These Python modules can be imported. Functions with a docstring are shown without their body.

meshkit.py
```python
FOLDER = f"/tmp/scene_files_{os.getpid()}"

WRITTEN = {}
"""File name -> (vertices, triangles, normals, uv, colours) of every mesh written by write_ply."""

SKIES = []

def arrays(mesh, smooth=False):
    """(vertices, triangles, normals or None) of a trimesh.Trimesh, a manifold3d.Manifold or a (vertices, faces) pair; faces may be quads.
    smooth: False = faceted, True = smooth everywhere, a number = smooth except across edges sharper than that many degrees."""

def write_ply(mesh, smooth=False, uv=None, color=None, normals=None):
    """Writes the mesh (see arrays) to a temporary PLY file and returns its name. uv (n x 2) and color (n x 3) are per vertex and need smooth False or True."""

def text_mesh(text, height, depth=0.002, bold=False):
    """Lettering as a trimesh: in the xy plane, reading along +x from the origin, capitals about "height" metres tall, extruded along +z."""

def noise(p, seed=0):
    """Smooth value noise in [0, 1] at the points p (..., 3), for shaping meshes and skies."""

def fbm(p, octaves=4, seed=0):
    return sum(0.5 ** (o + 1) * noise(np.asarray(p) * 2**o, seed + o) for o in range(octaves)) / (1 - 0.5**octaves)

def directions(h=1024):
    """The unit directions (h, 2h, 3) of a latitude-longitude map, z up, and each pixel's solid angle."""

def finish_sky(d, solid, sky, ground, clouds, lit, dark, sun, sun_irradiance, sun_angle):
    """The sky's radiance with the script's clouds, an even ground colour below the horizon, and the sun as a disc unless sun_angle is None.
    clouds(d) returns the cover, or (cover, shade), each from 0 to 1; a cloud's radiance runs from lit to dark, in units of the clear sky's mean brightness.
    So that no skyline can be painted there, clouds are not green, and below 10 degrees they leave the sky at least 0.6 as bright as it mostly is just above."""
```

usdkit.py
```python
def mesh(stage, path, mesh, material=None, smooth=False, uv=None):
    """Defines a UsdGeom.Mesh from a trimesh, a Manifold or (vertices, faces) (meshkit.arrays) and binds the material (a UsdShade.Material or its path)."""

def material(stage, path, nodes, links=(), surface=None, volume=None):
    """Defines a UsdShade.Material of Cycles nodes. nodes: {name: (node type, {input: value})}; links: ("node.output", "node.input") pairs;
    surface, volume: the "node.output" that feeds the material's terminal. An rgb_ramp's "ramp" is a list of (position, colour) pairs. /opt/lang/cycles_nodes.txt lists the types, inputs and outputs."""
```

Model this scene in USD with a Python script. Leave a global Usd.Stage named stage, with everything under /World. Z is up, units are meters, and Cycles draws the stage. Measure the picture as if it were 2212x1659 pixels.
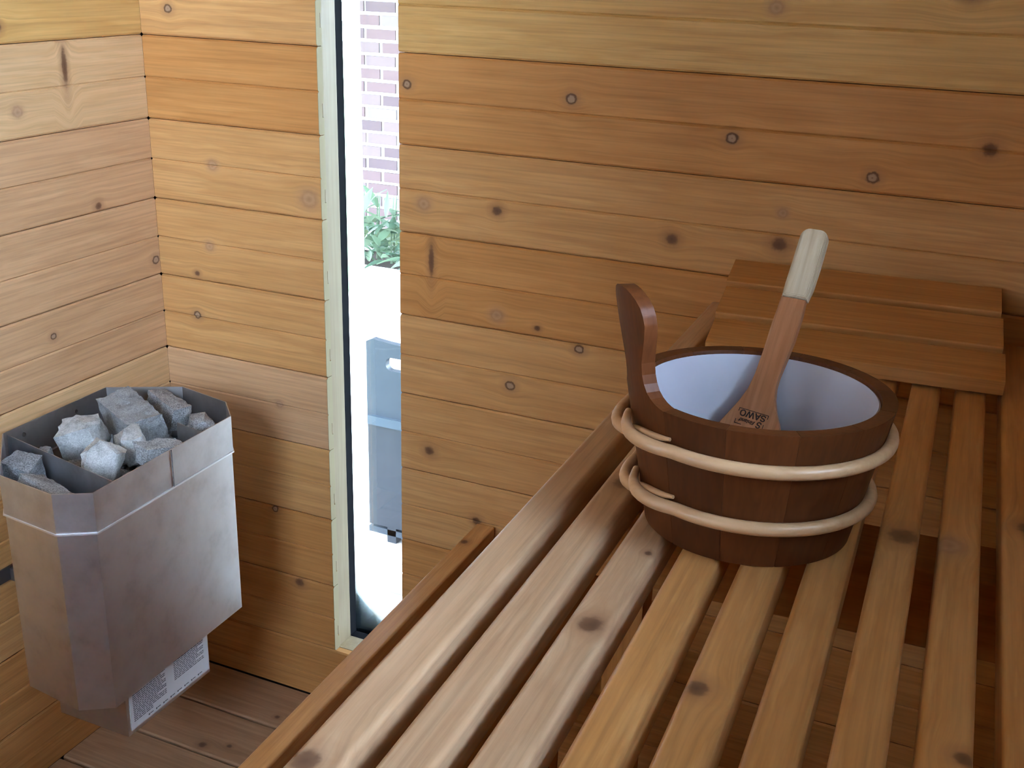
import math, random
import numpy as np
import trimesh
import manifold3d as m3
import usdkit, meshkit
from pxr import Usd, UsdGeom, UsdLux, UsdShade, Gf, Sdf
from shapely.geometry import Polygon, Point, box as sbox
from shapely.geometry.polygon import orient as shapely_orient
from shapely.ops import unary_union
from scipy.spatial.transform import Rotation as Rt

random.seed(7)
stage = Usd.Stage.CreateInMemory()
UsdGeom.SetStageUpAxis(stage, 'Z')
UsdGeom.SetStageMetersPerUnit(stage, 1.0)
UsdGeom.Xform.Define(stage, '/World')
UsdGeom.Scope.Define(stage, '/World/Looks')

# ------------------------------------------------------------------ camera
F_PX = 2502.07
ROT = Rt.from_rotvec([1.89106649, 0.43225450, -0.26092252]).as_matrix()     # world -> (right, down, forward)
EYE = np.array([1.5467, -1.7406, 1.5112])
cam = UsdGeom.Camera.Define(stage, '/World/camera')
M = Gf.Matrix4d(1.0)
for r, v in enumerate((ROT[0], -ROT[1], -ROT[2], EYE)):
    for c in range(3):
        M[r, c] = float(v[c])
cam.AddTransformOp().Set(M)
cam.CreateHorizontalApertureAttr(36.0)
cam.CreateVerticalApertureAttr(27.0)
cam.CreateFocalLengthAttr(36.0 * F_PX / 2212)
cam.CreateHorizontalApertureOffsetAttr(0.0)
cam.CreateClippingRangeAttr(Gf.Vec2f(0.02, 1000))
cam.CreateExposureAttr(2.8)

# ------------------------------------------------------------------ sky and sun
sky = UsdLux.DomeLight.Define(stage, '/World/sky')
sky.CreateColorAttr(Gf.Vec3f(0.62, 0.73, 1.0))
sky.CreateIntensityAttr(1.6)

# ------------------------------------------------------------------ helpers
USED = {}


def path_of(name, parent=None):
    base = (str(parent.GetPath()) if parent is not None else '/World') + '/' + name
    n = USED.get(base, 0)
    USED[base] = n + 1
    return base if n == 0 else f'{base}_{n:03d}'


def tag(prim, label=None, cat=None, group=None, kind=None):
    prim = prim.GetPrim() if hasattr(prim, 'GetPrim') else prim
    for k, v in (('label', label), ('category', cat), ('group', group), ('kind', kind)):
        if v:
            prim.SetCustomDataByKey(k, v)
    return prim


def obj(name, mesh, mat, parent=None, smooth=False, label=None):
    m = usdkit.mesh(stage, path_of(name, parent), mesh, mat, smooth=smooth)
    p = m.GetPrim()
    if label:
        p.SetCustomDataByKey('label', label)
    return p


def thing(name, label=None, cat=None, group=None, kind=None, rot=None, loc=(0, 0, 0)):
    x = UsdGeom.Xform.Define(stage, path_of(name))
    m = Gf.Matrix4d(1.0)
    r = np.eye(3) if rot is None else np.asarray(rot)
    for i in range(3):
        for j in range(3):
            m[i, j] = float(r[j, i])
        m[3, i] = float(loc[i])
    x.AddTransformOp().Set(m)
    return tag(x.GetPrim(), label, cat, group, kind)


def lin(r, g, b):
    f = lambda c: c / 12.92 if c <= 0.04045 else ((c + 0.055) / 1.055) ** 2.4
    return tuple(f(c / 255.0) for c in (r, g, b))


def cat(*ms):
    return trimesh.util.concatenate(list(ms))


def bx(x0, x1, y0, y1, z0, z1):
    m = trimesh.creation.box([x1 - x0, y1 - y0, z1 - z0])
    m.apply_translation([(x0 + x1) / 2, (y0 + y1) / 2, (z0 + z1) / 2])
    return m


def prism(poly2d, length, axis, at=0.0):
    """extrudes a 2-D outline along a world axis. axis 'x': outline is (y, z); 'y': (x, z); 'z': (x, y)"""
    m = trimesh.creation.extrude_polygon(poly2d if isinstance(poly2d, Polygon) else Polygon(poly2d), length, engine='earcut')
    v = m.vertices.copy()
    if axis == 'x':
        m.vertices = np.c_[v[:, 2] + at, v[:, 0], v[:, 1]]
    elif axis == 'y':
        m.vertices = np.c_[v[:, 0], v[:, 2] + at, v[:, 1]]
        m.invert()
    else:
        m.vertices = np.c_[v[:, 0], v[:, 1], v[:, 2] + at]
    return m


def rounded(w, h, r, n=4):
    """outline of a bar w x h, from (0,-h) to (w,0), with eased corners"""
    return sbox(r, -h + r, w - r, -r).buffer(r, quad_segs=n)


def man(mesh):
    return m3.Manifold(m3.Mesh(np.asarray(mesh.vertices, np.float32), np.asarray(mesh.faces, np.uint32)))


def tri(man_):
    q = man_.to_mesh()
    return trimesh.Trimesh(q.vert_properties[:, :3], q.tri_verts, process=False)


def tube(pts, radii, n=12, caps=True):
    pts = np.asarray(pts, float)
    radii = np.broadcast_to(radii, len(pts))
    t = np.gradient(pts, axis=0)
    t /= np.linalg.norm(t, axis=1, keepdims=True)
    up = np.array([0, 0, 1.0])
    vs, fs = [], []
    for p, d, r in zip(pts, t, radii):
        a = np.cross(up, d)
        a /= np.linalg.norm(a)
        b = np.cross(d, a)
        th = np.linspace(0, 2 * np.pi, n, endpoint=False)
        vs.append(p + r * (np.cos(th)[:, None] * a + np.sin(th)[:, None] * b))
    v = np.vstack(vs)
    for i in range(len(pts) - 1):
        for j in range(n):
            k = (j + 1) % n
            A, B, C, D = i * n + j, i * n + k, (i + 1) * n + k, (i + 1) * n + j
            fs += [[A, B, C], [A, C, D]]
    if caps:
        v = np.vstack([v, pts[0], pts[-1]])
        c0, c1 = len(v) - 2, len(v) - 1
        for j in range(n):
            k = (j + 1) % n
            fs += [[c0, k, j], [c1, (len(pts) - 1) * n + j, (len(pts) - 1) * n + k]]
    return trimesh.Trimesh(v, fs, process=False)


# ------------------------------------------------------------------ materials
def simple(name, color, rough=0.5, metal=0.0, **kw):
    return usdkit.material(stage, '/World/Looks/' + name,
                           {'p': ('principled_bsdf', dict(base_color=color, roughness=rough, metallic=metal, **kw))}, surface='p.BSDF')


AX = {'x': 0, 'y': 1, 'z': 2}


def wood(name, light, mid, dark, axis='x', seed=0, knots=(), rough=0.5, ring=0.20, fine=0.15, spec=0.24, freq=1.0, bump=0.12, flat_axis=None):
    """plank wood: long growth-ring contours, fine streaks and explicit knots. knots: (x, y, z, radius, style) in the mesh's own coordinates"""
    a = AX[axis]
    N, L = {}, []
    N['tc'] = ('texture_coordinate', {})
    src = 'tc.object'
    masks = []
    rnd = random.Random(seed * 31 + 5)
    for i, kn in enumerate(knots):
        kx, ky, kz, kr, style = kn
        across = [1.0 / kr] * 3
        across[a] = 1.0 / (kr * (1.15 if style != 'long' else 0.45))
        if style == 'long':
            across = [c * (0.42 if j != a else 1.0) for j, c in enumerate(across)]
        if flat_axis is not None:
            across[AX[flat_axis]] *= 0.25
        N[f's{i}'] = ('vector_math', dict(math_type='subtract', vector2=(kx, ky, kz)))
        L.append(('tc.object', f's{i}.vector1'))
        N[f'm{i}'] = ('vector_math', dict(math_type='multiply', vector2=tuple(across)))
        L.append((f's{i}.vector', f'm{i}.vector1'))
        N[f'l{i}'] = ('vector_math', dict(math_type='length'))
        L.append((f'm{i}.vector', f'l{i}.vector1'))
        # bend of the grain round the knot: pull the sample point towards the knot's own line
        N[f'g{i}'] = ('rgb_ramp', dict(ramp=[(0, (0.75,) * 3), (0.22, (0.6,) * 3), (0.55, (0.18,) * 3), (1, (0, 0, 0))]))
        N[f'd{i}'] = ('math', dict(math_type='multiply', value2=0.2))
        L += [(f'l{i}.value', f'd{i}.value1'), (f'd{i}.value', f'g{i}.fac')]
        N[f'w{i}'] = ('vector_math', dict(math_type='multiply', vector2=tuple(0.0 if j == a else 1.0 for j in range(3))))
        L.append((f's{i}.vector', f'w{i}.vector1'))
        N[f'x{i}'] = ('vector_math', dict(math_type='multiply'))
        L += [(f'w{i}.vector', f'x{i}.vector1'), (f'g{i}.color', f'x{i}.vector2')]
        N[f'y{i}'] = ('vector_math', dict(math_type='subtract'))
        L += [(src, f'y{i}.vector1'), (f'x{i}.vector', f'y{i}.vector2')]
        src = f'y{i}.vector'
        masks.append((i, style))
    off = (rnd.uniform(-9, 9), rnd.uniform(-9, 9), rnd.uniform(-9, 9))
    sA = [1.0] * 3
    sA[a] = 0.055
    sB = [1.0] * 3
    sB[a] = 0.018
    sC = [1.0] * 3
    sC[a] = 0.10
    for n, s in (('A', sA), ('B', sB), ('C', sC)):
        N['mp' + n] = ('mapping', dict(scale=tuple(s), location=off))
        L.append((src, f'mp{n}.vector'))
    N['nA'] = ('noise_texture', dict(scale=11.0 * freq, detail=2.0, roughness=0.45, distortion=0.25))
    N['nB'] = ('noise_texture', dict(scale=230.0, detail=3.0, roughness=0.6))
    N['nC'] = ('noise_texture', dict(scale=26.0 * freq, detail=4.0, roughness=0.6))
    for n in 'ABC':
        L.append((f'mp{n}.vector', f'n{n}.vector'))
    N['k1'] = ('math', dict(math_type='multiply', value2=70.0))
    N['k2'] = ('math', dict(math_type='sine'))
    N['k3'] = ('math', dict(math_type='multiply_add', value2=0.5, value3=0.5))
    N['k4'] = ('math', dict(math_type='power', value2=2.2))
    L += [('nA.fac', 'k1.value1'), ('k1.value', 'k2.value1'), ('k2.value', 'k3.value1'), ('k3.value', 'k4.value1')]
    N['ramp'] = ('rgb_ramp', dict(ramp=[(0.30, light), (0.44, tuple((p + q) / 2 for p, q in zip(light, mid))), (0.52, mid), (0.60, light), (0.72, mid)]))
    L.append(('nC.fac', 'ramp.fac'))
    N['rf'] = ('math', dict(math_type='multiply', value2=ring))
    L.append(('k4.value', 'rf.value1'))
    N['mr'] = ('mix_color', dict(blend_type='mix', b=dark))
    L += [('rf.value', 'mr.fac'), ('ramp.color', 'mr.a')]
    N['sr'] = ('rgb_ramp', dict(ramp=[(0.30, (1 - fine,) * 3), (0.5, (1.0,) * 3), (0.70, (1 + fine * 0.6,) * 3)]))
    L.append(('nB.fac', 'sr.fac'))
    N['ms'] = ('mix_color', dict(blend_type='multiply', fac=1.0, use_clamp=False))
    L += [('mr.result', 'ms.a'), ('sr.color', 'ms.b')]
    col = 'ms.result'
    for i, style in masks:
        if style == 'ring':
            cr = [(0, (0.20, 0.12, 0.08)), (0.03, (0.38, 0.26, 0.18)), (0.09, (0.36, 0.25, 0.17)), (0.125, (0.09, 0.045, 0.03)), (0.15, (0.07, 0.035, 0.02)), (0.19, (0.26, 0.14, 0.08)), (1, (0.38, 0.2, 0.10))]
            mk = [(0, (0.85,) * 3), (0.15, (0.85,) * 3), (0.20, (0.30,) * 3), (0.42, (0, 0, 0))]
        elif style == 'pale':
            cr = [(0, (0.26, 0.15, 0.09)), (0.12, (0.40, 0.26, 0.17)), (0.20, (0.30, 0.17, 0.10)), (0.4, (0.42, 0.26, 0.15)), (1, (0.4, 0.25, 0.14))]
            mk = [(0, (0.6,) * 3), (0.2, (0.55,) * 3), (0.3, (0.25,) * 3), (0.5, (0, 0, 0))]
        else:
            cr = [(0, (0.10, 0.045, 0.025)), (0.14, (0.13, 0.06, 0.035)), (0.24, (0.26, 0.12, 0.06)), (1, (0.30, 0.15, 0.08))]
            mk = [(0, (0.92,) * 3), (0.12, (0.85,) * 3), (0.19, (0.4,) * 3), (0.45, (0, 0, 0))]
        N[f'kn{i}'] = ('noise_texture', dict(scale=160.0, detail=2.0))
        L.append(('tc.object', f'kn{i}.vector'))
        N[f'ka{i}'] = ('math', dict(math_type='multiply_add', value2=0.10, value3=-0.05))
        N[f'kb{i}'] = ('math', dict(math_type='add'))
        L += [(f'kn{i}.fac', f'ka{i}.value1'), (f'd{i}.value', f'kb{i}.value1'), (f'ka{i}.value', f'kb{i}.value2')]
        N[f'kc{i}'] = ('rgb_ramp', dict(ramp=cr))
        N[f'km{i}'] = ('rgb_ramp', dict(ramp=mk))
        L += [(f'kb{i}.value', f'kc{i}.fac'), (f'kb{i}.value', f'km{i}.fac')]
        N[f'kx{i}'] = ('mix_color', dict(blend_type='mix'))
        L += [(f'km{i}.color', f'kx{i}.fac'), (col, f'kx{i}.a'), (f'kc{i}.color', f'kx{i}.b')]
        col = f'kx{i}.result'
    N['bmp'] = ('bump', dict(strength=bump, distance=0.001))
    L.append(('nB.fac', 'bmp.height'))
    N['p'] = ('principled_bsdf', dict(roughness=rough, specular_ior_level=spec))
    L += [(col, 'p.base_color'), ('bmp.normal', 'p.normal')]
    return usdkit.material(stage, '/World/Looks/' + name, N, L, surface='p.BSDF')


# cedar tones (light band, mid band, growth-ring dark), mostly as the boards themselves differ
TONES = {
    'yellow': ((0.700, 0.444, 0.160), (0.630, 0.372, 0.122), (0.450, 0.235, 0.068)),
    'pale':   ((0.720, 0.485, 0.252), (0.660, 0.430, 0.210), (0.520, 0.307, 0.139)),
    'tan':    ((0.650, 0.365, 0.140), (0.580, 0.306, 0.109), (0.420, 0.194, 0.060)),
    'red':    ((0.600, 0.295, 0.095), (0.540, 0.251, 0.075), (0.400, 0.167, 0.046)),
    'deep':   ((0.540, 0.248, 0.074), (0.480, 0.209, 0.058), (0.330, 0.126, 0.032)),
    'pink':   ((0.650, 0.407, 0.214), (0.590, 0.357, 0.181), (0.470, 0.261, 0.118)),
    'bench':  ((0.625, 0.425, 0.255), (0.545, 0.345, 0.195), (0.40, 0.225, 0.12)),
    'dusky':  ((0.40, 0.205, 0.075), (0.35, 0.170, 0.058), (0.25, 0.105, 0.032)),
    'bench_shade': ((0.66, 0.350, 0.125), (0.58, 0.285, 0.090), (0.42, 0.18, 0.05)),  # same slat wood with shade and warm bounced light painted into the colour
    'floor':  ((0.46, 0.285, 0.160), (0.40, 0.235, 0.125), (0.28, 0.15, 0.07)),
}
WALL_WOOD = {}
wn = [0]


def plank_mat(tone, axis, knots=(), **kw):
    wn[0] += 1
    l, m, d = TONES[tone]
    return wood(f'cedar_{tone}_{wn[0]:03d}', l, m, d, axis=axis, seed=wn[0], knots=knots, **kw)


# ------------------------------------------------------------------ room shell
PITCH = 0.1521
ZJ = 1.343
XW, YF, ZC = 1.80, -2.30, 2.2555      # right wall, front wall, ceiling
TH = 0.017


def zj(k):
    return ZJ - PITCH * k


def plank_outline(h, t=TH):
    """cross-section (depth, height) of a V-jointed tongue-and-groove board with a centre V; depth 0 is the face"""
    c, g, e = 0.0032, 0.0026, 0.0006
    pts = [(c, e), (0, c + e), (0, h / 2 - g), (g, h / 2), (0, h / 2 + g), (0, h - c - e), (c, h - e),
           (t, h - e), (t, h * 0.36), (t - 0.005, h * 0.36), (t - 0.005, h * 0.20), (t, h * 0.20), (t, e)]
    return pts


def back_plank(r, x0, x1):
    z0, z1 = max(zj(r + 1), 0.001), zj(r)
    full = zj(r) - zj(r + 1)
    P = Polygon(plank_outline(full)).buffer(0)
    P = Polygon([(d, z + zj(r + 1)) for d, z in P.exterior.coords])
    P = P.intersection(sbox(-1, z0, 1, z1))
    return prism(P, x1 - x0, 'x', x0)


def left_plank(r, y0, y1):
    P = Polygon([(-d, z + zj(r + 1)) for d, z in plank_outline(PITCH)])
    P = P.intersection(sbox(-1, max(zj(r + 1), 0.001), 1, zj(r)))
    return prism(P, y1 - y0, 'y', y0)


WX0, WX1 = 0.3815, 0.5440             # opening of the narrow window
dark_back = simple('wall_backing', (0.035, 0.022, 0.014), 0.9)
wall_back = thing('wall_back', 'cedar board back wall with the narrow window', 'wall', kind='structure')
KNB = {  # knots on the back wall: row -> [(x, z, r, style)] filled from the photograph
    (-2, 1): [],
}
BACK_LEFT = {-1: 'tan', 0: 'red', 1: 'tan', 2: 'tan', 3: 'tan', 4: 'pink', 5: 'tan', 6: 'red', 7: 'red', 8: 'red'}
BACK_RIGHT = {-1: 'yellow', 0: 'red', 1: 'tan', 2: 'red', 3: 'tan', 4: 'tan', 5: 'tan', 6: 'red', 7: 'red', 8: 'red'}
KNOTS_L = {-1: [(0.065, 1.391, .009, 'ring')], 1: [(0.143, 1.1155, .008, 'pale'), (0.356, 1.075, .013, 'pale')], 2: [(0.124, 0.958, .007, 'pale'), (0.09, .90, .006, 'dark')],
           3: [(0.083, 0.8145, .009, 'ring')], 4: [(0.27, 0.66, .006, 'pale')], 5: [], 6: [(0.247, 0.425, .008, 'ring')], 7: [(0.30, 0.268, .011, 'dark')]}
KNOTS_R = {}
# (pixel-free positions: x, z on the wall plane)
KR = [(0.560, 1.292, .009, 'ring'), (0.857, 1.290, .010, 'ring'), (1.119, 1.252, .010, 'ring'), (1.330, 1.214, .010, 'ring'), (1.481, 1.268, .011, 'dark'),
      (0.592, 1.093, .009, 'pale'), (0.732, 1.097, .009, 'dark'), (1.038, 1.087, .010, 'dark'), (1.207, 1.100, .012, 'dark'), (1.207, 1.148, .006, 'pale'),
      (0.607, 0.995, .014, 'long'), (0.736, 0.914, .009, 'pale'), (0.813, 0.903, .006, 'dark'), (0.891, 0.878, .009, 'ring'), (0.765, 0.789, .010, 'ring'),
      (0.604, 0.630, .010, 'dark'), (0.704, 0.508, .009, 'dark'), (1.166, 1.441, .008, 'pale'), (1.425, 1.473, .013, 'dark'), (1.512, 1.049, .011, 'dark'),
      (1.05, 1.62, .01, 'dark'), (1.39, 1.56, .009, 'dark')]
for kx, kz, kr, ks in KR:
    KNOTS_R.setdefault(int(math.floor((ZJ - kz) / PITCH)), []).append((kx, kz, kr, ks))
for r in range(-6, 9):
    tl, tr = BACK_LEFT.get(r, 'tan'), BACK_RIGHT.get(r, 'tan')
    if r in (-6, 8):
        obj('plank', back_plank(r, 0.0, XW), plank_mat(tl, 'x'), wall_back)
        continue
    obj('plank', back_plank(r, 0.0, WX0), plank_mat(tl, 'x', [(x, 0.0, z, rr, s) for x, z, rr, s in KNOTS_L.get(r, [])], flat_axis='y'), wall_back)
    obj('plank', back_plank(r, WX1, XW), plank_mat(tr, 'x', [(x, 0.0, z, rr, s) for x, z, rr, s in KNOTS_R.get(r, [])], flat_axis='y'), wall_back)
WZ0, WZ1 = zj(8), zj(-5)
obj('sheathing', cat(bx(-0.14, WX0 - 0.034, TH + 0.001, 0.15, -0.2, ZC + 0.15), bx(WX1 + 0.034, XW + 0.14, TH + 0.001, 0.15, -0.2, ZC + 0.15),
                     bx(WX0 - 0.034, WX1 + 0.034, TH + 0.001, 0.15, -0.2, WZ0 - 0.034), bx(WX0 - 0.034, WX1 + 0.034, TH + 0.001, 0.15, WZ1 + 0.034, ZC + 0.15)), dark_back, wall_back)

wall_left = thing('wall_left', 'cedar board wall behind the heater', 'wall', kind='structure')
LEFT = {-2: 'yellow', -1: 'yellow', 0: 'pale', 1: 'pink', 2: 'pink', 3: 'pink', 4: 'pale', 5: 'tan', 6: 'tan', 7: 'red', 8: 'red'}
KNOTS_LW = {-1: [(-0.33, 1.37, .008, 'dark'), (-0.37, 1.408, .010, 'dark')], 0: [(-0.197, 1.300, .016, 'long'), (-0.31, 1.235, .008, 'pale')],
            1: [(-0.150, 1.050, .008, 'dark')], 2: [(-0.012, 0.918, .010, 'ring')], 3: [(-0.290, 0.840, .007, 'ring'), ],
            4: [(-0.285, 0.775, .010, 'ring')]}
for r in range(-6, 9):
    ks = [(0.0, y, z, rr, s) for y, z, rr, s in KNOTS_LW.get(r, [])]
    obj('plank', left_plank(r, YF, -0.0005), plank_mat(LEFT.get(r, 'tan'), 'y', ks, flat_axis='x'), wall_left)
obj('sheathing', bx(-0.14, -TH - 0.001, YF - 0.14, TH, -0.2, ZC + 0.15), dark_back, wall_left)

floor = thing('floor', 'cedar plank floor between the heater and the bench', 'floor', kind='structure')
for i in range(18):
    y1 = -0.131 * i - 0.002
    y0 = max(y1 - 0.1255, YF)
    P = Polygon([(y0, -0.028), (y1, -0.028), (y1, -0.003), (y1 - 0.003, 0), (y0 + 0.003, 0), (y0, -0.003)])
    kn = {0: [(0.30, -0.10, 0, .006, 'dark')], 1: [(0.22, -0.24, 0, .009, 'dark'), (0.27, -0.22, 0, .006, 'dark')]}.get(i, [])
    obj('plank', prism(P, XW, 'x', 0.0), plank_mat('floor', 'x', kn, rough=0.38, spec=0.5, flat_axis='z'), floor)
obj('subfloor', bx(-0.14, XW + 0.14, YF - 0.14, 0.15, -0.2, -0.030), dark_back, floor)

# right wall, front wall with the broad window, ceiling (all out of the frame)
W2Y0, W2Y1, W2Z0, W2Z1 = -1.62, -0.84, zj(0), zj(-5)
WD = 0.17                                # depth of the window recess
wall_right = thing('wall_right', 'cedar board wall behind the bench', 'wall', kind='structure')
wr_mats = [plank_mat(t, 'y') for t in ('dusky', 'deep', 'dusky')]
for r in range(-6, 9):
    segs = [(YF, -0.0005)] if r == -6 or r >= 0 else [(YF, W2Y0), (W2Y1, -0.0005)]
    P = Polygon([(XW + d, z + zj(r + 1)) for d, z in plank_outline(PITCH)]).intersection(sbox(0, max(zj(r + 1), 0.001), 5, zj(r)))
    for y0, y1 in segs:
        obj('plank', prism(P, y1 - y0, 'y', y0), wr_mats[r % 3], wall_right)
X0, X1 = XW + TH + 0.001, XW + WD
obj('sheathing', cat(bx(X0, X1, YF - 0.14, W2Y0 - 0.02, -0.2, ZC + 0.15), bx(X0, X1, W2Y1 + 0.02, 0.0, -0.2, ZC + 0.15),
                     bx(X0, X1, W2Y0 - 0.02, W2Y1 + 0.02, -0.2, W2Z0 - 0.02), bx(X0, X1, W2Y0 - 0.02, W2Y1 + 0.02, W2Z1 + 0.02, ZC + 0.15)), dark_back, wall_right)
DX0, DX1, DZ0, DZ1 = 0.14, 1.30, zj(1), zj(-5)      # front window opening
wall_front = thing('wall_front', 'cedar board wall behind the camera', 'wall', kind='structure')
wf_mats = [plank_mat(t, 'x') for t in ('dusky', 'deep', 'dusky')]
for r in range(-6, 9):
    P = Polygon([(YF - d, z + zj(r + 1)) for d, z in plank_outline(PITCH)]).intersection(sbox(-9, max(zj(r + 1), 0.001), 5, zj(r)))
    for xa, xb in ([(0.0, XW)] if r == -6 or r >= 1 else [(0.0, DX0), (DX1, XW)]):
        obj('plank', prism(P, xb - xa, 'x', xa), wf_mats[r % 3], wall_front)
Y0, Y1 = YF - 0.14, YF - TH - 0.001
obj('sheathing', cat(bx(-0.14, DX0 - 0.03, Y0, Y1, -0.2, ZC + 0.15), bx(DX1 + 0.03, XW + 0.14, Y0, Y1, -0.2, ZC + 0.15), bx(DX0 - 0.03, DX1 + 0.03, Y0, Y1, DZ1 + 0.03, ZC + 0.15),
                     bx(DX0 - 0.03, DX1 + 0.03, Y0, Y1, -0.2, DZ0 - 0.03)), dark_back, wall_front)
ceiling = thing('ceiling', 'cedar board ceiling of the cabin', 'ceiling', kind='structure')
ceil_mat = plank_mat('dusky', 'x')
n = 15
for i in range(n):
    w = -YF / n
    P = Polygon([(YF + i * w + z, ZC + d) for d, z in plank_outline(w)])
    obj('plank', prism(P, XW, 'x', 0.0), ceil_mat, ceiling)
obj('roof_added_eave', cat(bx(-0.3, XW + 0.60, YF - 0.3, 0.30, ZC + TH + 0.001, ZC + 0.16), bx(XW + 0.56, XW + 0.60, YF - 0.3, 0.30, 2.11, ZC + TH)), dark_back, ceiling)  # long overhang and its hanging edge added to keep window light off the right slats

# ------------------------------------------------------------------ windows
glass = usdkit.material(stage, '/World/Looks/window_glass', {
    't': ('transparent_bsdf', dict(color=(0.95, 0.985, 0.975))), 'g': ('glossy_bsdf', dict(color=(1, 1, 1), roughness_u=0.02, roughness_v=0.02)) if False else ('principled_bsdf', dict(base_color=(0.9, 0.95, 0.95), metallic=1.0, roughness=0.03)),
    'f': ('fresnel', dict(IOR=1.45)), 'm': ('mix_closure', {})},
    [('f.fac', 'm.fac'), ('t.BSDF', 'm.closure1'), ('g.BSDF', 'm.closure2')], surface='m.closure')
jamb_mat = wood('jamb_pine', (0.40, 0.315, 0.185), (0.37, 0.285, 0.165), (0.31, 0.22, 0.12), axis='z', seed=91, ring=0.25, fine=0.06)
cutend_mat = simple('cut_end', (0.38, 0.31, 0.165), 0.8)
rubber = simple('black_rubber', (0.006, 0.007, 0.009), 0.9, specular_ior_level=0.1)
white_frame = simple('white_frame', (0.80, 0.82, 0.82), 0.45)
window_1 = thing('window_1', 'tall narrow window between the boards of the back wall', 'window', kind='structure')
YJ0, YJ1, YG1, YO1 = 0.0178, 0.064, 0.089, 0.145
for nm, mt, ya, yb, w in (('jamb', jamb_mat, YJ0, YJ1, 0.030), ('gasket', rubber, YJ1, YG1, 0.030), ('outer_frame', white_frame, YG1, YO1, 0.030)):
    xl, xr = WX0 - 0.002, WX1 + 0.002
    if nm == 'outer_frame':
        xl, xr = xl + 0.0015, xr - 0.0015
    obj(nm, bx(xl - w, xl, ya, yb, WZ0, WZ1), mt, window_1)
    obj(nm, bx(xr, xr + w, ya, yb, WZ0, WZ1), mt, window_1)
    obj(nm, bx(xl - w, xr + w, ya, yb, WZ0 - w, WZ0), mt, window_1)
    obj(nm, bx(xl - w, xr + w, ya, yb, WZ1, WZ1 + w), mt, window_1)
obj('pane', bx(WX0 - 0.001, WX1 + 0.001, 0.0855, 0.0885, WZ0, WZ1), glass, window_1)
for r in range(-5, 8):     # pale cut ends of the boards at the left of the opening
    P = Polygon([(d, z + zj(r + 1)) for d, z in plank_outline(PITCH)])
    obj('board_end', prism(P, 0.0012, 'x', WX0 - 0.0002), cutend_mat, window_1)

window_2 = thing('window_2', 'wide daylight window high in the wall behind the bench', 'window', kind='structure')
obj('jamb', cat(bx(X0 - 0.0005, X1, W2Y0 - 0.02, W2Y0, W2Z0, W2Z1), bx(X0 - 0.0005, X1, W2Y1, W2Y1 + 0.02, W2Z0, W2Z1),
                bx(X0 - 0.0005, X1, W2Y0 - 0.02, W2Y1 + 0.02, W2Z0 - 0.02, W2Z0), bx(X0 - 0.0005, X1, W2Y0 - 0.02, W2Y1 + 0.02, W2Z1, W2Z1 + 0.02)), jamb_mat, window_2)
obj('pane', bx(XW + 0.10, XW + 0.104, W2Y0, W2Y1, W2Z0, W2Z1), glass, window_2)

window_3 = thing('window_3', 'broad window in the wall behind the camera', 'window', kind='structure')
obj('frame', cat(bx(DX0 - 0.03, DX0, Y0, Y1 - 0.001, DZ0, DZ1), bx(DX1, DX1 + 0.03, Y0, Y1 - 0.001, DZ0, DZ1), bx(DX0 - 0.03, DX1 + 0.03, Y0, Y1 - 0.001, DZ1, DZ1 + 0.03),
                 bx(DX0 - 0.03, DX1 + 0.03, Y0, Y1 - 0.001, DZ0 - 0.03, DZ0)), jamb_mat, window_3)
obj('pane', bx(DX0, DX1, YF - 0.07, YF - 0.065, DZ0, DZ1), glass, window_3)

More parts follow.
